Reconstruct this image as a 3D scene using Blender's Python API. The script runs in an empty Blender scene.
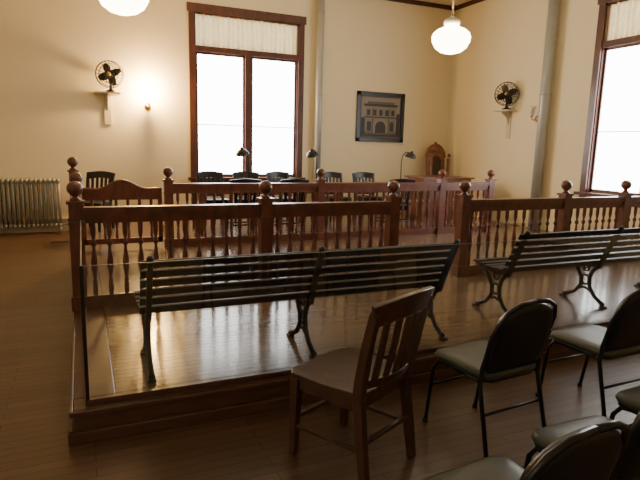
import bpy, bmesh, math, random
from mathutils import Vector, Matrix
random.seed(3)
pi=math.pi
# ---------------------------------------------------------------- materials
def newmat(name):
    m=bpy.data.materials.new(name); m.use_nodes=True
    nt=m.node_tree; b=nt.nodes['Principled BSDF']; return m,nt,b
def plain(name,col,rough=.5,metal=0,spec=.5,bump=0,bscale=60,var=.1):
    m,nt,b=newmat(name)
    tc=nt.nodes.new('ShaderNodeTexCoord'); n=nt.nodes.new('ShaderNodeTexNoise'); n.inputs['Scale'].default_value=bscale/6
    nt.links.new(tc.outputs['Object'],n.inputs['Vector'])
    mx=nt.nodes.new('ShaderNodeMix'); mx.data_type='RGBA'
    mx.inputs[6].default_value=(*[c*(1-var) for c in col],1); mx.inputs[7].default_value=(*[min(1,c*(1+var*.8)) for c in col],1)
    nt.links.new(n.outputs['Fac'],mx.inputs[0]); nt.links.new(mx.outputs[2],b.inputs['Base Color'])
    b.inputs['Roughness'].default_value=rough; b.inputs['Metallic'].default_value=metal
    b.inputs['Specular IOR Level'].default_value=spec
    if bump:
        n2=nt.nodes.new('ShaderNodeTexNoise'); n2.inputs['Scale'].default_value=bscale
        bp=nt.nodes.new('ShaderNodeBump'); bp.inputs['Strength'].default_value=bump; bp.inputs['Distance'].default_value=.01
        nt.links.new(tc.outputs['Object'],n2.inputs['Vector']); nt.links.new(n2.outputs['Fac'],bp.inputs['Height']); nt.links.new(bp.outputs['Normal'],b.inputs['Normal'])
    return m
def wood(name,c1,c2,rough=.35,sc=(3,3,25),coat=.2):
    m,nt,b=newmat(name)
    tc=nt.nodes.new('ShaderNodeTexCoord'); mp=nt.nodes.new('ShaderNodeMapping'); mp.inputs['Scale'].default_value=sc
    n=nt.nodes.new('ShaderNodeTexNoise'); n.inputs['Scale'].default_value=2; n.inputs['Detail'].default_value=6; n.inputs['Distortion'].default_value=.6
    r=nt.nodes.new('ShaderNodeValToRGB'); r.color_ramp.elements[0].position=.3; r.color_ramp.elements[1].position=.72
    r.color_ramp.elements[0].color=(*c2,1); r.color_ramp.elements[1].color=(*c1,1)
    nt.links.new(tc.outputs['Object'],mp.inputs[0]); nt.links.new(mp.outputs[0],n.inputs['Vector'])
    nt.links.new(n.outputs['Fac'],r.inputs[0]); nt.links.new(r.outputs[0],b.inputs['Base Color'])
    b.inputs['Roughness'].default_value=rough; b.inputs['Coat Weight'].default_value=coat; b.inputs['Coat Roughness'].default_value=.15
    return m
def planks(name,c1,c2,dark,rough,roww=.06,coat=0,spec=.5):
    m,nt,b=newmat(name)
    tc=nt.nodes.new('ShaderNodeTexCoord')
    br=nt.nodes.new('ShaderNodeTexBrick'); br.offset=.37; br.inputs['Scale'].default_value=1
    br.inputs['Brick Width'].default_value=1.3; br.inputs['Row Height'].default_value=roww
    br.inputs['Mortar Size'].default_value=.0028; br.inputs['Mortar Smooth'].default_value=.2; br.inputs['Bias'].default_value=-.1
    br.inputs['Color1'].default_value=(*c1,1); br.inputs['Color2'].default_value=(*c2,1); br.inputs['Mortar'].default_value=(*dark,1)
    mp=nt.nodes.new('ShaderNodeMapping'); mp.inputs['Scale'].default_value=(.8,30,1)
    n=nt.nodes.new('ShaderNodeTexNoise'); n.inputs['Scale'].default_value=1.5; n.inputs['Detail'].default_value=5
    mx=nt.nodes.new('ShaderNodeMix'); mx.data_type='RGBA'; mx.blend_type='MULTIPLY'; mx.inputs[0].default_value=.5
    r=nt.nodes.new('ShaderNodeValToRGB'); r.color_ramp.elements[0].color=(.4,.4,.4,1); r.color_ramp.elements[1].color=(1.2,1.2,1.2,1)
    L=nt.links
    L.new(tc.outputs['Object'],br.inputs['Vector']); L.new(tc.outputs['Object'],mp.inputs[0]); L.new(mp.outputs[0],n.inputs['Vector'])
    L.new(n.outputs['Fac'],r.inputs[0]); L.new(br.outputs['Color'],mx.inputs[6]); L.new(r.outputs[0],mx.inputs[7]); L.new(mx.outputs[2],b.inputs['Base Color'])
    b.inputs['Roughness'].default_value=rough
    bp=nt.nodes.new('ShaderNodeBump'); bp.inputs['Strength'].default_value=.25; bp.inputs['Distance'].default_value=.002
    L.new(br.outputs['Fac'],bp.inputs['Height']); bp.invert=True; L.new(bp.outputs['Normal'],b.inputs['Normal'])
    b.inputs['Coat Weight'].default_value=coat; b.inputs['Coat Roughness'].default_value=.13
    b.inputs['Specular IOR Level'].default_value=spec
    return m
def emis(name,col,s):
    m,nt,b=newmat(name); b.inputs['Base Color'].default_value=(*col,1)
    b.inputs['Emission Color'].default_value=(*col,1); b.inputs['Emission Strength'].default_value=s
    return m
M_wall=plain('plaster_cream',(.88,.76,.49),.75,bump=.02,bscale=30,var=.02)
M_ceil=plain('ceiling_cream',(.80,.72,.54),.8,var=.02)
M_floor=planks('floor_oak',(.15,.082,.044),(.105,.057,.031),(.022,.012,.008),.33,roww=.07)
M_plat=planks('platform_oak',(.19,.115,.064),(.14,.084,.047),(.04,.022,.012),.26,coat=.3)
M_rail=wood('railing_mahogany',(.19,.058,.028),(.085,.026,.014),.38,(6,6,3),coat=.15)
M_trim=wood('dark_trim_wood',(.12,.036,.018),(.055,.017,.009),.4,(5,5,1.5))
M_curb=wood('curb_wood',(.12,.053,.028),(.065,.029,.016),.36,(2,14,14))
M_oak=wood('chair_oak',(.10,.043,.023),(.042,.019,.011),.28,(14,4,3))
M_desk=wood('desk_wood',(.22,.085,.035),(.11,.04,.018),.35,(2,8,8))
M_black=plain('black_paint',(.010,.009,.009),.35)
M_iron=plain('cast_iron',(.013,.012,.011),.45,.3)
M_slat=plain('bench_slat_dark',(.010,.008,.007),.42)
M_metal=plain('grey_pipe_paint',(.42,.42,.38),.35,.2)
M_rad=plain('radiator_paint',(.34,.32,.26),.45,.2)
M_vinyl=plain('green_grey_vinyl',(.064,.071,.049),.42,bump=.1,bscale=120)
M_bvinyl=plain('black_vinyl',(.012,.012,.013),.4,bump=.1,bscale=120)
M_brass=plain('brass',(.45,.28,.1),.3,1)
M_cream=plain('cream_paint',(.72,.62,.44),.5)
M_shade=emis('daylit_window_shade',(.96,.98,1),14)
M_fillglow=emis('fill_window_glow',(.95,.98,1),4)  # weaker glow for the panes of the added fill window
M_globe=emis('opal_globe',(1,.80,.53),17)
M_bulb=emis('lit_bulb',(1,.66,.3),160)
M_opal=plain('opal_glass_unlit',(.75,.7,.58),.2)
M_uphol=plain('dark_leather',(.05,.022,.013),.4,bump=.1,bscale=90)
M_throne=wood('judge_chair_wood',(.30,.13,.055),(.16,.06,.026),.35,(8,8,3))
M_paper=plain('photo_sky',(.27,.22,.16),.5)
M_photo2=plain('photo_midtone',(.10,.078,.055),.5)
M_photo3=plain('photo_dark',(.016,.012,.009),.5)
M_photo1=plain('photo_light',(.21,.17,.12),.5)
M_mat=plain('photo_mat',(.10,.085,.065),.6)
M_bladed=plain('fan_blade_dark',(.035,.03,.022),.3,.6)
def mk_lace():
    m,nt,b=newmat('lace_curtain'); nt.nodes.remove(b)
    out=nt.nodes['Material Output']
    tc=nt.nodes.new('ShaderNodeTexCoord'); v=nt.nodes.new('ShaderNodeTexVoronoi'); v.inputs['Scale'].default_value=28
    nt.links.new(tc.outputs['Object'],v.inputs['Vector'])
    r=nt.nodes.new('ShaderNodeValToRGB'); r.color_ramp.elements[0].color=(.10,.072,.035,1); r.color_ramp.elements[1].color=(.20,.155,.085,1); r.color_ramp.elements[1].position=.6
    nt.links.new(v.outputs['Distance'],r.inputs[0])
    t=nt.nodes.new('ShaderNodeBsdfTranslucent'); nt.links.new(r.outputs[0],t.inputs[0])
    d=nt.nodes.new('ShaderNodeBsdfDiffuse'); d.inputs[0].default_value=(.7,.6,.40,1)
    a=nt.nodes.new('ShaderNodeMixShader'); a.inputs[0].default_value=.45
    nt.links.new(t.outputs[0],a.inputs[1]); nt.links.new(d.outputs[0],a.inputs[2])
    nt.links.new(a.outputs[0],out.inputs[0])
    return m
M_lace=mk_lace()
def mk_glass():
    m,nt,b=newmat('clear_glass'); nt.nodes.remove(b)
    out=nt.nodes['Material Output']
    tr=nt.nodes.new('ShaderNodeBsdfTransparent'); tr.inputs[0].default_value=(.96,.97,.96,1)
    g=nt.nodes.new('ShaderNodeBsdfGlossy'); g.inputs['Roughness'].default_value=.02
    f=nt.nodes.new('ShaderNodeLayerWeight'); f.inputs[0].default_value=.5
    p=nt.nodes.new('ShaderNodeMath'); p.operation='POWER'; p.inputs[1].default_value=4
    q=nt.nodes.new('ShaderNodeMath'); q.operation='MULTIPLY_ADD'; q.inputs[1].default_value=.7; q.inputs[2].default_value=.09
    x=nt.nodes.new('ShaderNodeMixShader')
    nt.links.new(f.outputs['Facing'],p.inputs[0]); nt.links.new(p.outputs[0],q.inputs[0]); nt.links.new(q.outputs[0],x.inputs[0])
    nt.links.new(tr.outputs[0],x.inputs[1]); nt.links.new(g.outputs[0],x.inputs[2]); nt.links.new(x.outputs[0],out.inputs[0])
    return m
M_glass=mk_glass()
M_gedge=plain('glass_edge',(.14,.16,.13),.5)
# ---------------------------------------------------------------- mesh builder
class MB:
    def __init__(s): s.v=[];s.f=[];s.mi=[];s.sm=[];s.mats=[];s.M=Matrix.Identity(4)
    def mat(s,m):
        if m not in s.mats: s.mats.append(m)
        return s.mats.index(m)
    def geo(s,vs,fs,m,smooth=False):
        o=len(s.v); i=s.mat(m)
        s.v+=[tuple(s.M@Vector(p)) for p in vs]
        for f in fs: s.f.append([o+k for k in f]); s.mi.append(i); s.sm.append(smooth)
    def box(s,c,d,m,R=None):
        vs=[]
        for x in(-.5,.5):
            for y in(-.5,.5):
                for z in(-.5,.5):
                    p=Vector((x*d[0],y*d[1],z*d[2]))
                    if R: p=R@p
                    vs.append(Vector(c)+p)
        s.geo(vs,[(0,1,3,2),(4,6,7,5),(0,4,5,1),(2,3,7,6),(0,2,6,4),(1,5,7,3)],m)
    def b2(s,x0,x1,y0,y1,z0,z1,m): s.box(((x0+x1)/2,(y0+y1)/2,(z0+z1)/2),(x1-x0,y1-y0,z1-z0),m)
    def tube(s,pts,r,m,n=10,ry=None,square=False,smooth=True,caps=True,up=None):
        pts=[Vector(p) for p in pts]; vs=[];fs=[]
        rr=r if isinstance(r,(list,tuple)) else [r]*len(pts)
        prev=None
        if square: n=4
        for i,p in enumerate(pts):
            t=(pts[min(i+1,len(pts)-1)]-pts[max(i-1,0)]).normalized()
            if prev is None:
                a=Vector(up) if up else (Vector((0,0,1)) if abs(t.z)<.9 else Vector((1,0,0)))
            else: a=prev
            a=(a-t*a.dot(t)).normalized(); prev=a; b=t.cross(a)
            for k in range(n):
                if square:
                    ca,cb=[(1,1),(-1,1),(-1,-1),(1,-1)][k]
                else: ca,cb=math.cos(2*pi*k/n),math.sin(2*pi*k/n)
                vs.append(p+a*ca*rr[i]+b*cb*(ry if ry else rr[i]))
        for i in range(len(pts)-1):
            for k in range(n):
                fs.append((i*n+k,i*n+(k+1)%n,(i+1)*n+(k+1)%n,(i+1)*n+k))
        if caps: fs.append(tuple(range(n-1,-1,-1))); fs.append(tuple((len(pts)-1)*n+k for k in range(n)))
        s.geo(vs,fs,m,smooth and not square)
    def cyl(s,p1,p2,r,m,r2=None,n=14): s.tube([p1,p2],[r,r if r2 is None else r2],m,n)
    def lathe(s,c,prof,m,n=14,R=None,caps=True):
        vs=[];fs=[]
        for r,z in prof:
            for k in range(n):
                p=Vector((r*math.cos(2*pi*k/n),r*math.sin(2*pi*k/n),z))
                if R: p=R@p
                vs.append(Vector(c)+p)
        for i in range(len(prof)-1):
            for k in range(n): fs.append((i*n+k,i*n+(k+1)%n,(i+1)*n+(k+1)%n,(i+1)*n+k))
        if caps: fs.append(tuple(range(n-1,-1,-1))); fs.append(tuple((len(prof)-1)*n+k for k in range(n)))
        s.geo(vs,fs,m,True)
    def ball(s,c,r,m,sz=1,n=16,R=None):
        s.lathe(c,[(max(.0005,r*math.sin(pi*i/10)),-r*sz*math.cos(pi*i/10)) for i in range(11)],m,n,R)
    def torus(s,c,R_,r,m,rot=None,n=28):
        pts=[]
        for k in range(n+1):
            p=Vector((R_*math.cos(2*pi*k/n),R_*math.sin(2*pi*k/n),0))
            if rot: p=rot@p
            pts.append(Vector(c)+p)
        s.tube(pts,r,m,6,caps=False)
    def prism(s,poly,z0,z1,m,T=None,smooth=False):
        n=len(poly); vs=[Vector((x,y,z0)) for x,y in poly]+[Vector((x,y,z1)) for x,y in poly]
        if T: vs=[T@v for v in vs]
        fs=[tuple(range(n-1,-1,-1)),tuple(range(n,2*n))]+[(k,(k+1)%n,n+(k+1)%n,n+k) for k in range(n)]
        s.geo(vs,fs,m,smooth)
    def out(s,name,loc=(0,0,0),yaw=0,bevel=0):
        me=bpy.data.meshes.new(name); me.from_pydata(s.v,[],s.f)
        for m in s.mats: me.materials.append(m)
        for p,i,sm in zip(me.polygons,s.mi,s.sm): p.material_index=i; p.use_smooth=sm
        bm=bmesh.new(); bm.from_mesh(me); bmesh.ops.recalc_face_normals(bm,faces=bm.faces); bm.to_mesh(me); bm.free()
        return place(me,name,loc,yaw,bevel)
def place(me,name,loc=(0,0,0),yaw=0,bevel=0):
    o=bpy.data.objects.new(name,me); bpy.context.scene.collection.objects.link(o)
    o.location=loc; o.rotation_euler=(0,0,math.radians(yaw))
    if bevel:
        b=o.modifiers.new('bevel','BEVEL'); b.width=bevel; b.segments=2; b.limit_method='ANGLE'; b.angle_limit=math.radians(50)
    return o
def RX(a): return Matrix.Rotation(a,3,'X')
def RY(a): return Matrix.Rotation(a,3,'Y')
def RZ(a): return Matrix.Rotation(a,3,'Z')
TXZ=Matrix(((1,0,0),(0,0,1),(0,1,0)))
TYZ=Matrix(((0,0,1),(1,0,0),(0,1,0)))
# ---------------------------------------------------------------- room
XL,XR,YF,YB,ZC=-4.6,7.77,-4.0,10.48,4.72
P0=.18; P=P0+.001
m=MB(); m.b2(XL-.2,XR+.2,YF-.2,YB+.2,-.1,0,M_floor); m.out('floor')
m=MB(); m.b2(XL-.2,XR+.2,YF-.2,YB+.2,ZC,ZC+.1,M_ceil); m.out('ceiling')
W1=(1.90,4.17,.90,4.07)
i=.09
m=MB()
m.b2(XL-.2,W1[0]+i,YB,YB+.25,0,ZC,M_wall); m.b2(W1[1]-i,XR+.25,YB,YB+.25,0,ZC,M_wall)
m.b2(W1[0]+i,W1[1]-i,YB,YB+.25,0,W1[2]+.05,M_wall); m.b2(W1[0]+i,W1[1]-i,YB,YB+.25,W1[3]-i,ZC,M_wall)
m.out('wall_back')
def sidewall(name,xa,xb,WR):
    m=MB(); ys=[YF-.2]
    for y0,y1 in WR: ys+= [y0+i,y1-i]
    ys.append(YB)
    for k in range(0,len(ys),2): m.b2(xa,xb,ys[k],ys[k+1],0,ZC,M_wall)
    for y0,y1 in WR:
        m.b2(xa,xb,y0+i,y1-i,0,W1[2]+.05,M_wall); m.b2(xa,xb,y0+i,y1-i,W1[3]-i,ZC,M_wall)
    m.out(name)
WR=[(4.38,6.65)]; WL=[(-1.6,.67)]  # WL: opening for the added fill window in the left wall
sidewall('wall_right',XR,XR+.25,WR); sidewall('wall_left',XL-.25,XL,WL)
m=MB(); m.b2(XL,XR,YF-.25,YF,0,ZC,M_wall); m.out('wall_front')
m=MB(); m.b2(XL,XR,YB-.05,YB,ZC-.05,ZC,M_trim); m.b2(XL,XR,YB-.03,YB,ZC-.08,ZC-.05,M_trim); m.out('trim_1')
m=MB(); m.b2(XR-.05,XR,YF,YB-.05,ZC-.05,ZC,M_trim); m.b2(XR-.03,XR,YF,YB-.05,ZC-.08,ZC-.05,M_trim); m.out('trim_2')
m=MB(); m.b2(XL,-.2,YB-.025,YB,0,.2,M_cream); m.b2(XL,-.2,YB-.035,YB,.2,.23,M_cream); m.out('baseboard_back')
m=MB(); m.b2(XR-.025,XR,YF,2.9,0,.2,M_cream); m.out('baseboard_right')
def window(name,loc,yaw,sh=M_shade):
    w=2.27; h=W1[3]-W1[2]; hw=w/2; m=MB(); c=.115
    m.b2(-hw,-hw+c,-.035,.0,0,h,M_trim); m.b2(hw-c,hw,-.035,.0,0,h,M_trim)
    m.b2(-hw-.03,hw+.03,-.045,.0,h-c,h+.03,M_trim)
    m.b2(-hw-.05,hw+.05,-.11,.02,0,.05,M_trim); m.b2(-hw,hw,-.03,0,-.1,0,M_trim)
    j=.09
    for sx in(-1,1):
        a,b=sorted((sx*(hw-j),sx*(hw-j-.04))); m.b2(a,b,0,.16,.05,h-j,M_trim)
    m.b2(-hw+j,hw-j,0,.16,h-j-.04,h-j,M_trim)
    zt=h-.80
    m.b2(-hw+j,hw-j,-.01,.14,zt,zt+.1,M_trim)
    m.b2(-.065,.065,-.02,.14,.05,zt,M_trim)
    for sx in(-1,1):
        x0,x1=sorted((sx*.065,sx*(hw-j-.04)))
        m.b2(x0,x0+.035,.05,.09,.05,zt,M_trim); m.b2(x1-.035,x1,.05,.09,.05,zt,M_trim)
        m.b2(x0,x1,.05,.09,.05,.11,M_trim); m.b2(x0,x1,.05,.09,zt-.04,zt,M_trim)
        m.b2(x0+.03,x1-.03,.07,.075,.10,zt-.03,sh)
        m.b2(x0+.035,x1-.035,.066,.07,1.04,1.055,M_cream)
    m.b2(-hw+.12,hw-.12,.11,.115,zt+.1,h-.13,sh)
    n=150; x0,x1=-hw+.125,hw-.125; vs=[];fs=[]
    for k in range(n+1):
        x=x0+(x1-x0)*k/n; y=.055+.02*math.sin(k*.9)+.012*math.sin(k*.37)
        vs+= [(x,y,zt+.1),(x,y,h-.12)]
    for k in range(n): fs.append((2*k,2*k+2,2*k+3,2*k+1))
    m.geo(vs,fs,M_lace,True)
    m.cyl((x0,.05,h-.14),(x1,.05,h-.14),.008,M_brass)
    return m.out(name,loc,yaw)
window('window_1',((W1[0]+W1[1])/2,YB,W1[2]),0)
window('window_2',(XR,(WR[0][0]+WR[0][1])/2,W1[2]),-90)
window('added_fill_window',(XL,(WL[0][0]+WL[0][1])/2,W1[2]),90,M_fillglow)  # unseen window added as cool side fill for chairs and left floor
# ---------------------------------------------------------------- platform
m=MB()
XE=XR-.005; YE=YB-.005
m.b2(.12,XE,3.10,YE,0,P0,M_plat)
m.b2(-.10,XE,2.95,3.10,.0,P0,M_curb); m.b2(-.10,.12,3.10,YE,0,P0,M_curb)
m.b2(-.13,XE,2.915,2.95,0,.07,M_curb); m.b2(-.13,-.10,2.915,YE,0,.07,M_curb)
m.b2(-.12,XE,2.93,2.95,.15,P0,M_curb); m.b2(-.12,-.10,2.93,YE,.15,P0,M_curb)
m.out('raised_platform',bevel=.006)
m=MB()
gy=3.0; gt=.95; g0=P
xs=[-.02,2.6,5.2,XR-.02]
for a,b in zip(xs[:-1],xs[1:]):
    m.b2(a+.003,b-.003,gy,gy+.008,g0,gt,M_glass)
    m.b2(a+.003,b-.003,gy,gy+.008,gt,gt+.003,M_gedge)
m.b2(-.03,-.022,gy,4.78,g0,gt,M_glass); m.b2(-.03,-.022,gy,4.78,gt,gt+.003,M_gedge)
m.b2(-.035,-.017,gy-.006,gy+.012,g0,gt+.005,M_iron)
m.b2(-.03,XR-.02,gy-.008,gy+.016,g0,g0+.03,M_curb)
m.b2(-.038,-.014,gy,4.78,g0,g0+.03,M_curb)
m.out('glass_barrier')
# ---------------------------------------------------------------- railings
BAL=[(.016,0),(.02,.02),(.02,.09),(.012,.10),(.022,.12),(.012,.14),(.014,.17),(.026,.25),(.024,.30),(.012,.40),(.010,.43),(.022,.45),(.022,.47),(.010,.49),(.014,.52),(.020,.55),(.020,.64)]
def post(m,x,y,b=P,h=1.08,w=.055):
    m.b2(x-w,x+w,y-w,y+w,b,h,M_rail)
    m.b2(x-w-.012,x+w+.012,y-w-.012,y+w+.012,b,b+.12,M_rail)
    m.b2(x-w-.015,x+w+.015,y-w-.015,y+w+.015,h,h+.025,M_rail)
    m.b2(x-w-.008,x+w+.008,y-w-.008,y+w+.008,h-.17,h-.15,M_rail)
    m.lathe((x,y,h+.025),[(.04,0),(.045,.01),(.025,.025),(.022,.035),(.035,.045)]+[(.064*math.sin(a),.10-.062*math.cos(a)) for a in [pi*(.2+.8*k/9) for k in range(9)]]+[(.001,.162)],M_rail,16)
def run(m,p0,p1,b=P,h=1.05):
    p0=Vector((*p0,0));p1=Vector((*p1,0)); d=p1-p0; L=d.length; a=math.atan2(d.y,d.x); R=RZ(a); c=(p0+p1)/2
    m.box((c.x,c.y,h-.02),(L,.10,.04),M_rail,R); m.box((c.x,c.y,h-.055),(L,.075,.03),M_rail,R); m.box((c.x,c.y,h-.10),(L,.045,.07),M_rail,R)
    m.box((c.x,c.y,b+.085),(L,.06,.05),M_rail,R); m.box((c.x,c.y,b+.035),(L,.03,.07),M_rail,R)
    n=max(1,round(L/.125)); hh=h-.135-(b+.11); s=hh/.64
    for k in range(n):
        q=p0+d*((k+.5)/n); m.lathe((q.x,q.y,b+.11),[(r*1.05,z*s) for r,z in BAL],M_rail,10,caps=False)
FY=4.87;BY=7.5;SX=-.06
m=MB()
for x in(SX,1.58,2.98): post(m,x,FY)
run(m,(SX+.06,FY),(1.52,FY)); run(m,(1.64,FY),(2.92,FY)); m.out('courtroom_railing')
m=MB()
for x in(3.90,5.44,6.50): post(m,x,FY)
run(m,(3.96,FY),(5.38,FY)); run(m,(5.50,FY),(6.44,FY)); run(m,(6.56,FY),(XR-.13,FY)); m.out('courtroom_railing')
m=MB()
post(m,SX,6.2); post(m,-.10,BY,h=1.20,w=.05)
run(m,(SX,FY+.08),(SX,6.14)); run(m,(SX,6.26),(-.10,BY-.08)); m.out('courtroom_railing')
m=MB()
for x in(1.06,3.30,5.52,6.55): post(m,x,BY)
run(m,(1.12,BY),(3.24,BY)); run(m,(3.36,BY),(5.46,BY)); run(m,(5.58,BY),(6.49,BY)); m.out('courtroom_railing')
m=MB(); x0,x1=-.03,.97
top=[];N=24
for k in range(N+1):
    t=k/N; top.append((x0+(x1-x0)*t, .95+.11*(math.sin(pi*t)**1.5)+.03*math.cos(4*pi*t)))
bot=[(x,.84) for x,z in reversed(top)]
m.prism(top+bot,BY-.02,BY+.02,M_rail,TXZ)
m.tube([(x,BY,z) for x,z in top],.02,M_rail,8)
m.b2(x0,x1,BY-.025,BY+.025,P+.08,P+.15,M_rail)
m.b2(x0,x0+.05,BY-.025,BY+.025,P+.08,.95,M_rail);m.b2(x1-.05,x1,BY-.025,BY+.025,P+.08,.95,M_rail)
for k in range(6): m.lathe((x0+.13+k*.146,BY,P+.15),[(r,z*.51/.64) for r,z in BAL],M_rail,10,caps=False)
m.b2(x1,x1+.02,BY-.01,BY+.01,.4,.5,M_brass)
m.out('swinging_gate')
# ---------------------------------------------------------------- benches
def bench(name,loc,L,yaw=0):
    m=MB()
    prof_back=[(.09,.36),(.06,.44),(.02,.54),(-.04,.66),(-.085,.755)]
    for k in range(3):
        x=.05+(L-.1)*k/2
        m.tube([(x,y,z) for y,z in prof_back],.02,M_iron,ry=.016,square=True,up=(0,1,0))
        m.tube([(x,.07,.39),(x,.2,.375),(x,.38,.39),(x,.46,.41)],.02,M_iron,ry=.016,square=True)
        m.tube([(x,.40,.38),(x,.33,.32),(x,.27,.24),(x,.27,.16),(x,.33,.08),(x,.42,.035),(x,.46,.024)],[.022,.02,.02,.018,.018,.02,.022],M_iron,8)
        m.tube([(x,.09,.39),(x,.15,.32),(x,.18,.25),(x,.17,.16),(x,.11,.08),(x,.03,.035),(x,0,.024)],[.022,.02,.02,.018,.018,.02,.022],M_iron,8)
        m.torus((x,.225,.22),.045,.012,M_iron,RY(pi/2),16)
        m.tube([(x,.16,.12),(x,.225,.145),(x,.29,.12)],.012,M_iron,8)
        m.torus((x,.225,.335),.03,.01,M_iron,RY(pi/2),14)
        for yy in(0.0,.46): m.box((x,yy,.008),(.05,.06,.016),M_iron)
    for y,z in((.46,.425),(.385,.415),(.31,.408),(.235,.406),(.16,.408)):
        m.box((L/2,y,z),(L,.06,.022),M_slat)
    for k in range(6):
        t=k/5; y=.075-.155*t; z=.415+.315*t
        m.box((L/2,y+.028,z),(L,.018,.05),M_slat,RX(math.radians(25)))
    for k in range(3):
        x=.05+(L-.1)*k/2
        m.ball((x,-.088,.765),.022,M_iron)
    return m.out(name,loc,yaw,bevel=.004)
bench('slatted_bench',(.28,3.19,P),2.22)
bench('slatted_bench',(3.25,3.38,P),2.3)
# ---------------------------------------------------------------- wooden chair (faces +Y)
def wooden_chair_mesh(mat,name,loc,yaw,slats=5,sc=1):
    m=MB(); m.M=Matrix.Translation((0,0,.003))@Matrix.Scale(sc,4)
    poly=[(-.20,-.21),(.20,-.21),(.235,.0),(.24,.19),(.20,.225),(0,.235),(-.20,.225),(-.24,.19),(-.235,0)]
    m.prism(poly,.425,.455,mat)
    m.b2(-.20,.20,.16,.185,.36,.425,mat); m.b2(-.185,.185,-.185,-.16,.36,.425,mat)
    m.b2(-.205,-.18,-.17,.17,.36,.425,mat); m.b2(.18,.205,-.17,.17,.36,.425,mat)
    for sx in(-1,1):
        m.tube([(sx*.20,.19,.425),(sx*.205,.20,0)],[.024,.018],mat,square=True)
        m.tube([(sx*.19,-.19,.43),(sx*.195,-.22,.2),(sx*.20,-.25,0)],[.024,.022,.019],mat,square=True,up=(1,0,0))
        m.tube([(sx*.195,-.19,.41),(sx*.20,-.205,.52),(sx*.21,-.24,.70),(sx*.215,-.28,.86)],[.024,.024,.022,.02],mat,square=True,up=(1,0,0))
        m.tube([(sx*.202,.195,.16),(sx*.196,-.22,.18)],.011,mat,square=True)
    m.tube([(-.2,.198,.2),(.2,.198,.2)],.011,mat,square=True)
    m.tube([(-.195,-.225,.22),(.195,-.225,.22)],.011,mat,square=True)
    def curve(z,y,w,n=12): return [(-w+2*w*k/n, y-.045*math.sin(pi*k/n), z+.025*math.sin(pi*k/n)*(1 if z>.8 else 0)) for k in range(n+1)]
    m.tube(curve(.84,-.275,.235),.055,mat,ry=.012,square=True,up=(0,-.25,1))
    m.tube(curve(.50,-.205,.19),.022,mat,ry=.011,square=True,up=(0,-.2,1))
    for k in range(slats):
        x=(-.5+(k+.5)/slats)*.36; a=1-(x/.22)**2
        m.tube([(x*.92,-.205-.043*a,.51),(x,-.24-.05*a,.67),(x*1.03,-.27-.045*a,.81)],.023,mat,ry=.007,square=True,up=(1,0,0))
    return m.out(name,loc,yaw,bevel=.004)
wooden_chair_mesh(M_oak,'wooden_chair',(1.23,2.33,0),25,sc=1.03)
# ---------------------------------------------------------------- padded metal chairs
def rrect(w,h,r,n=6,taper=0):
    pts=[]
    for cx,cy,a0 in((w-r,h-r,0),(-w+r,h-r,90),(-w+r,-h+r,180),(w-r,-h+r,270)):
        for k in range(n+1):
            a=math.radians(a0+90*k/n); x=cx+r*math.cos(a); y=cy+r*math.sin(a)
            pts.append((x*(1+taper*y/h),y))
    return pts
def pad(m,poly,layers,mat,T):
    n=len(poly); vs=[];fs=[]
    for s,z in layers: vs+=[T@Vector((x*s,y*s,z)) for x,y in poly]
    for i in range(len(layers)-1):
        for k in range(n): fs.append((i*n+k,i*n+(k+1)%n,(i+1)*n+(k+1)%n,(i+1)*n+k))
    fs.append(tuple(range(n-1,-1,-1))); fs.append(tuple((len(layers)-1)*n+k for k in range(n)))
    m.geo(vs,fs,mat,True)
def metal_chair():
    m=MB(); r=.011
    T=Matrix.Translation((0,0.01,.425))
    pad(m,rrect(.215,.21,.07,taper=.06),[(.9,0),(.97,.006),(1,.02),(.97,.036),(.88,.045),(.6,.05),(.2,.051)],M_vinyl,T)
    pad(m,rrect(.205,.20,.07,taper=.06),[(1,-.012),(1,.003)],M_black,T)
    for sx in(-1,1):
        m.tube([(sx*.20,.25,0),(sx*.205,.20,.36),(sx*.20,.17,.405),(sx*.195,.12,.413),(sx*.19,-.15,.413)],r,M_black,8)
        m.tube([(sx*.225,-.27,0),(sx*.215,-.17,.40),(sx*.213,-.175,.5),(sx*.213,-.215,.66),(sx*.205,-.25,.75),(sx*.17,-.272,.815),(sx*.10,-.284,.852),(0,-.288,.862)],r*1.1,M_black,8)
        m.cyl((sx*.20,.25,0),(sx*.20,.25,.02),.016,M_black); m.cyl((sx*.225,-.27,0),(sx*.225,-.27,.02),.016,M_black)
        m.tube([(sx*.215,-.17,.413),(sx*.19,-.13,.413)],r,M_black,8)
    m.tube([(-.2,.215,.25),(.2,.215,.25)],.008,M_black,8); m.tube([(-.218,-.20,.25),(.218,-.20,.25)],.008,M_black,8)
    poly=[]
    for k in range(17):
        a=pi*k/16; poly.append((.205*math.cos(a), .02+.15*max(0,math.sin(a))**.75))
    poly+=[(-.205,-.10),(-.20,-.19),(-.17,-.225),(.17,-.225),(.20,-.19),(.205,-.10)]
    R=Matrix.Translation((0,-.222,.68))@Matrix.Rotation(math.radians(90+14),4,'X')
    pad(m,poly,[(.85,-.024),(.97,-.018),(1,-.005),(1,.006),(.96,.018),(.8,.024)],M_bvinyl,R)
    me=m.out('tmp'); d=me.data; bpy.data.objects.remove(me); return d
mc=metal_chair(); mc.name='padded_metal_chair'
for x,y,a in((2.03,2.24,5),(2.92,2.24,2),(1.22,1.22,5),(1.85,1.32,0),(2.52,1.46,4)):
    place(mc,'padded_metal_chair',(x,y,.001),a)
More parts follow.
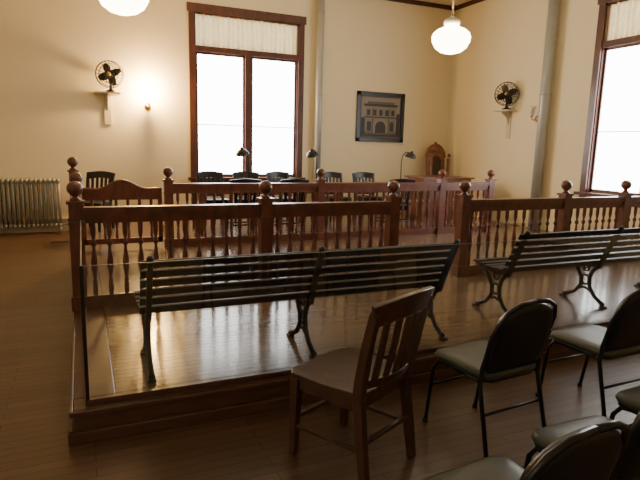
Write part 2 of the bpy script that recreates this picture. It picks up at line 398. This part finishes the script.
# ---------------------------------------------------------------- pipes
m=MB()
m.cyl((4.47,10.36,P),(4.47,10.36,ZC),.07,M_metal,n=20)
for z in(.7,2.6,4.2): m.cyl((4.47,10.36,z),(4.47,10.36,z+.03),.077,M_metal,n=20)
m.lathe((4.47,10.36,ZC-.03),[(.1,0),(.1,.03)],M_metal,20); m.b2(4.46,4.48,10.36,YB,2.6,2.63,M_metal)
m.out('steam_pipe')
m=MB()
m.cyl((7.63,7.5,P),(7.63,7.5,ZC),.09,M_metal,n=20)
for z in(.7,2.6,4.2): m.cyl((7.63,7.5,z),(7.63,7.5,z+.03),.097,M_metal,n=20)
m.b2(7.63,XR,7.49,7.51,2.6,2.63,M_metal)
m.out('steam_pipe')
# ---------------------------------------------------------------- radiator
m=MB(); n=17
for k in range(n):
    x=-1.50+k*.068+.034
    for y in(10.22,10.29,10.36):
        m.tube([(x,y,.12),(x,y,.90)],[.021,.021],M_rad,8)
    for z in(.12,.88):
        m.tube([(x,10.19,z),(x,10.2,z+.03),(x,10.29,z+.04),(x,10.38,z+.03),(x,10.39,z)],[.02,.026,.028,.026,.02],M_rad,8)
        m.tube([(x,10.19,z),(x,10.39,z)],.026,M_rad,8)
    if k in(0,n-1):
        for y in(10.2,10.38): m.cyl((x,y,0),(x,y,.12),.022,M_rad)
for z in(.14,.88): m.cyl((-1.47,10.29,z),(-.38,10.29,z),.018,M_rad)
m.cyl((-.36,10.29,.14),(-.24,10.29,.14),.014,M_rad); m.cyl((-.24,10.29,0),(-.24,10.29,.2),.014,M_rad); m.ball((-.24,10.29,.22),.028,M_black)
m.out('cast_iron_radiator')
# ---------------------------------------------------------------- wall shelf + fan
def shelf(name,loc,yaw):
    m=MB(); m.b2(-.21,.21,-.26,0,0,.025,M_cream); m.b2(-.06,.06,-.02,0,-.52,0,M_cream)
    m.prism([(-.0,0),(-.22,0),(-.20,-.04),(-.08,-.12),(-.03,-.26),(0,-.3)],-.012,.012,M_cream,TYZ)
    m.out(name,loc,yaw,bevel=.003)
def fan(name,loc,yaw):
    m=MB(); R=RX(pi/2)
    m.lathe((0,0,0),[(.085,0),(.088,.015),(.075,.03),(.04,.045),(.028,.06),(.022,.12),(.02,.2)],M_black,20)
    for sx in(-1,1): m.tube([(0,0,.14),(sx*.06,0,.17),(sx*.075,0,.24),(sx*.06,0,.29)],.008,M_black,6)
    m.lathe((0,.07,.29),[(.02,-.0),(.05,.01),(.062,.04),(.062,.12),(.045,.15),(.02,.155)],M_black,18,R=RX(pi/2))
    m.lathe((0,-.07,.29),[(.028,0),(.028,.04),(.012,.055)],M_brass,14,R=RX(pi/2))
    rg=.225
    for rr,y in((rg,-.06),(rg,-.13),(rg*.93,-.155),(rg*.66,-.17),(rg*.33,-.175),(rg*.85,-.03)):
        m.torus((0,y,.29),rr,.0045,M_black,R,32)
    for k in range(20):
        a=2*pi*k/20; ca,sa=math.cos(a),math.sin(a)
        m.tube([(ca*.03,-.178,.29+sa*.03),(ca*rg*.66,-.17,.29+sa*rg*.66),(ca*rg*.93,-.155,.29+sa*rg*.93),(ca*rg,-.13,.29+sa*rg),(ca*rg,-.06,.29+sa*rg),(ca*rg*.85,-.03,.29+sa*rg*.85),(ca*.05,.0,.29+sa*.05)],.003,M_black,5)
    m.lathe((0,-.178,.29),[(.035,0),(.035,.006)],M_brass,16,R=R)
    for k in range(4):
        a0=pi/2*k+.4; vs=[];fs=[];n=8
        for j in range(n+1):
            t=j/n; r=.03+.165*t; wd=.025+.065*math.sin(pi*min(1,t*.85+.08))
            for s in(-1,0,1):
                a=a0+s*wd/max(r,.05)*.75
                vs.append((math.cos(a)*r,-.09+s*.022,.29+math.sin(a)*r))
        for j in range(n):
            for q in(0,1): fs.append((j*3+q,j*3+q+1,j*3+3+q+1,j*3+3+q))
        m.geo(vs,fs,M_bladed,True)
    m.out(name,loc,yaw)
shelf('wall_shelf',(.47,YB,2.40),0); fan('electric_fan',(.53,YB-.13,2.426),-12)
shelf('wall_shelf',(XR,8.50,2.36),-90); fan('electric_fan',(XR-.13,8.46,2.386),-50)
def sconce(name,loc,yaw,lit):
    m=MB()
    m.lathe((0,0,0),[(.06,0),(.06,.012),(.03,.025)],M_brass,18,R=RX(pi/2))
    m.tube([(0,-.02,0),(0,-.08,-.03),(0,-.13,-.02),(0,-.15,.03)],.009,M_brass,8)
    m.lathe((0,-.15,.03),[(.025,0),(.032,.02)],M_brass,14)
    if lit:
        m.ball((0,-.15,.13),.062,M_bulb,1.25)
        m.lathe((0,-.15,.03),[(.028,0.02),(.028,.04)],M_opal,14,caps=False)
    else:
        m.lathe((0,-.15,.045),[(.03,0),(.045,.05),(.05,.10),(.075,.17),(.073,.17),(.046,.1),(.04,.05)],M_opal,18,caps=False)
        m.ball((0,-.15,.11),.025,M_opal,1.4)
    m.out(name,loc,yaw)
sconce('wall_sconce',(1.15,YB,2.22),0,True)
sconce('wall_sconce',(XR,7.77,2.20),-90,False)
# ---------------------------------------------------------------- framed photograph
m=MB(); x0,x1,z0,z1=5.40,6.57,1.72,2.77; y=YB-.002
f=.08
m.b2(x0,x1,y-.035,y,z0,z0+f,M_black);m.b2(x0,x1,y-.035,y,z1-f,z1,M_black)
m.b2(x0,x0+f,y-.035,y,z0,z1,M_black);m.b2(x1-f,x1,y-.035,y,z0,z1,M_black)
m.b2(x0+f,x1-f,y-.012,y,z0+f,z1-f,M_mat)
a0,a1,c0,c1=x0+.11,x1-.11,z0+.11,z1-.11
m.b2(a0,a1,y-.014,y-.012,c0,c1,M_paper)
m.b2(a0,a1,y-.0145,y-.014,c0,c0+.12,M_photo2)
bx0,bx1=a0+.10,a1-.10
m.b2(bx0,bx1,y-.016,y-.0145,c0+.10,c1-.15,M_photo1)
m.b2(bx0-.04,bx1+.04,y-.018,y-.016,c1-.19,c1-.14,M_photo3)
m.b2(bx0+.05,bx1-.05,y-.017,y-.0145,c1-.14,c1-.09,M_photo2)
m.b2(bx0-.02,bx1+.02,y-.018,y-.016,c0+.40,c0+.425,M_photo3)
w=(bx1-bx0)/5
for k in range(5):
    xx=bx0+w*(k+.5)
    m.b2(xx-.04,xx+.04,y-.018,y-.016,c0+.45,c0+.57,M_photo3)
mx_=(bx0+bx1)/2
def arch(w,h,zb): return [(mx_-w,zb),(mx_+w,zb)]+[(mx_+w*math.cos(pi*k/12),zb+h+w*math.sin(pi*k/12)) for k in range(13)]
m.prism(arch(.17,.13,c0+.08),y-.018,y-.016,M_paper,TXZ)
m.prism(arch(.13,.12,c0+.08),y-.020,y-.018,M_photo3,TXZ)
for sx in(-1,1): m.b2(mx_+sx*.28-.05,mx_+sx*.28+.05,y-.018,y-.016,c0+.12,c0+.32,M_photo3)
for sx in(-1,1): m.b2(mx_+sx*.20-.015,mx_+sx*.20+.015,y-.02,y-.018,c0+.08,c0+.6,M_photo2)
m.b2(a0,a0+.09,y-.018,y-.016,c0+.05,c0+.40,M_photo3)
m.b2(a1-.08,a1,y-.018,y-.016,c0+.05,c0+.50,M_photo3)
m.b2(a0,a1,y-.0165,y-.0145,c0+.01,c0+.05,M_photo3)
m.out('framed_photograph')
# ---------------------------------------------------------------- pendants
def pendant(x,y,z):
    m=MB()
    pr=[(.001,-.15),(.05,-.148),(.11,-.13),(.165,-.09),(.198,-.03),(.205,.02),(.19,.06),(.15,.095),(.10,.115),(.075,.13),(.07,.165)]
    m.lathe((x,y,z),pr,M_globe,32)
    m.lathe((x,y,z+.15),[(.085,0),(.088,.03),(.07,.05),(.03,.07),(.012,.09)],M_opal,24)
    m.cyl((x,y,z+.2),(x,y,ZC-.04),.009,M_brass)
    m.lathe((x,y,ZC-.05),[(.02,0),(.05,.015),(.065,.05)],M_brass,20)
    m.out('pendant_globe_lamp')
for x,y in((.37,4.9),(3.68,5.0)): pendant(x,y,2.76)
l=bpy.data.lights.new('sl','POINT'); l.energy=250; l.color=(1,.62,.25); l.shadow_soft_size=.07
o=bpy.data.objects.new('sconce_light',l); o.location=(1.15,YB-.18,2.52); bpy.context.scene.collection.objects.link(o)
# ---------------------------------------------------------------- tables, lamps, clerk chairs
def table(loc,w,d,yaw=0,h=.76):
    m=MB(); m.b2(-w/2,w/2,-d/2,d/2,h-.03,h,M_desk); m.b2(-w/2+.05,w/2-.05,-d/2+.05,d/2-.05,h-.13,h-.03,M_desk)
    for sx in(-1,1):
        for sy in(-1,1):
            c=(sx*(w/2-.09),sy*(d/2-.09),0)
            m.lathe(c,[(.02,0),(.03,.03),(.022,.08),(.035,.2),(.03,.35),(.042,.5),(.03,.55),(.04,.58),(.04,h-.1)],M_desk,12)
    m.out('counsel_table',loc,yaw,bevel=.004)
table((2.65,8.75,P),2.1,.85); table((4.85,8.75,P),1.8,.85)
def desk_lamp(loc,yaw):
    m=MB(); m.lathe((0,0,0),[(.08,0),(.082,.012),(.06,.03),(.015,.045)],M_black,18)
    m.tube([(0,0,.04),(0,0,.42),(0,-.02,.52),(0,-.08,.585),(0,-.15,.58)],.009,M_black,8)
    m.lathe((0,-.17,.49),[(.105,0),(.10,.03),(.07,.07),(.03,.09),(.02,.12)],M_black,20,R=RX(math.radians(15)),caps=False)
    m.ball((0,-.17,.52),.03,M_opal)
    m.out('gooseneck_desk_lamp',loc,yaw)
desk_lamp((2.48,8.55,P+.761),-50); desk_lamp((3.68,8.55,P+.761),-50); desk_lamp((5.40,8.6,P+.761),80)
for x,y,a in((2.1,9.45,180),(2.75,9.45,175),(3.45,9.5,188),(4.5,9.45,180),(5.2,9.45,175),(2.2,8.02,0),(2.95,8.02,5),(4.9,8.02,0),(.14,9.3,150)):
    wooden_chair_mesh(M_black,'clerk_chair',(x,y,P),a,sc=1.0)
m=MB(); m.b2(6.0,7.1,8.7,9.3,P,1.03,M_desk); m.b2(5.95,7.15,8.65,9.35,1.03,1.06,M_desk)
for k in range(3): m.b2(6.07+k*.35,6.35+k*.35,8.685,8.70,P+.12,.95,M_rail)
m.out('judge_bench',bevel=.004)
def judge_chair(loc,yaw):
    m=MB(); D=M_throne
    for sx in(-1,1):
        m.lathe((sx*.24,-.22,0),[(.02,0),(.032,.03),(.02,.07),(.03,.2),(.024,.3),(.034,.38),(.034,.42),(.02,.46),(.03,.55),(.03,.66)],D,12)
        m.b2(sx*.24-.025,sx*.24+.025,.20,.25,0,.46,D)
        m.tube([(sx*.21,.225,.44),(sx*.205,.24,.8),(sx*.2,.27,1.22)],.026,D,square=True,up=(1,0,0))
        m.tube([(sx*.215,.24,.70),(sx*.24,.1,.71),(sx*.25,-.1,.69),(sx*.24,-.25,.67),(sx*.24,-.27,.64)],.026,D,8)
        m.ball((sx*.22,.272,1.29),.038,D)
    m.b2(-.27,.27,-.25,.25,.38,.45,D)
    pad(m,rrect(.25,.22,.04),[(1,0),(1.01,.03),(.95,.055),(.7,.06)],M_uphol,Matrix.Translation((0,-.01,.45)))
    def dome(w,h0,h,ht,n=16): return [(-w,h0),(w,h0)]+[(w*math.cos(pi*k/n),h+ht*math.sin(pi*k/n)) for k in range(n+1)]
    m.M=Matrix.Translation((0,.10,0))@Matrix.Rotation(math.radians(-7),4,'X')
    m.prism(dome(.22,.52,1.27,.29),.245,.285,D,TXZ)
    m.prism(dome(.12,.62,1.17,.13),.225,.246,M_uphol,TXZ)
    m.tube([(.22*math.cos(pi*k/16),.25,1.27+.29*math.sin(pi*k/16)) for k in range(17)],.028,D,8)
    m.tube([(.14*math.cos(2*pi*k/24),.24,1.17+.15*math.sin(2*pi*k/24)) for k in range(13)],.012,D,6)
    m.ball((0,.25,1.59),.035,D); m.lathe((0,.26,1.43),[(.05,0),(.05,.03),(.02,.045)],D,12,R=RX(pi/2))
    for sx in(-1,1): m.torus((sx*.085,.245,1.40),.03,.009,M_trim,RX(pi/2),14)
    m.out('judge_chair',loc,yaw,bevel=.003)
judge_chair((7.21,9.74,P),-12)
m=MB(); m.b2(-.50,-.25,9.3,9.42,0,.006,M_iron)
for k in range(6): m.b2(-.49+k*.04,-.475+k*.04,9.31,9.41,.006,.01,M_brass)
m.out('floor_register')
# ---------------------------------------------------------------- world, camera
w=bpy.data.worlds.new('World'); bpy.context.scene.world=w; w.use_nodes=True
w.node_tree.nodes['Background'].inputs[0].default_value=(.8,.9,1,1); w.node_tree.nodes['Background'].inputs[1].default_value=.5
th=math.radians(9.87);ro=math.radians(1.5);ps=math.radians(23.85)
R=Vector((math.cos(ps),-math.sin(ps),0)); Fw=Vector((math.sin(ps)*math.cos(th),math.cos(ps)*math.cos(th),-math.sin(th))); U=Vector((math.sin(ps)*math.sin(th),math.cos(ps)*math.sin(th),math.cos(th)))
cx=R*math.cos(ro)+U*math.sin(ro); cy=U*math.cos(ro)-R*math.sin(ro); cz=-Fw
Mx=Matrix((( cx.x,cy.x,cz.x,0),(cx.y,cy.y,cz.y,0),(cx.z,cy.z,cz.z,1.6),(0,0,0,1)))
cd=bpy.data.cameras.new('camera'); cd.lens=30.375; cd.sensor_width=36; cd.clip_start=.02
co=bpy.data.objects.new('camera',cd); co.matrix_world=Mx; bpy.context.scene.collection.objects.link(co); bpy.context.scene.camera=co
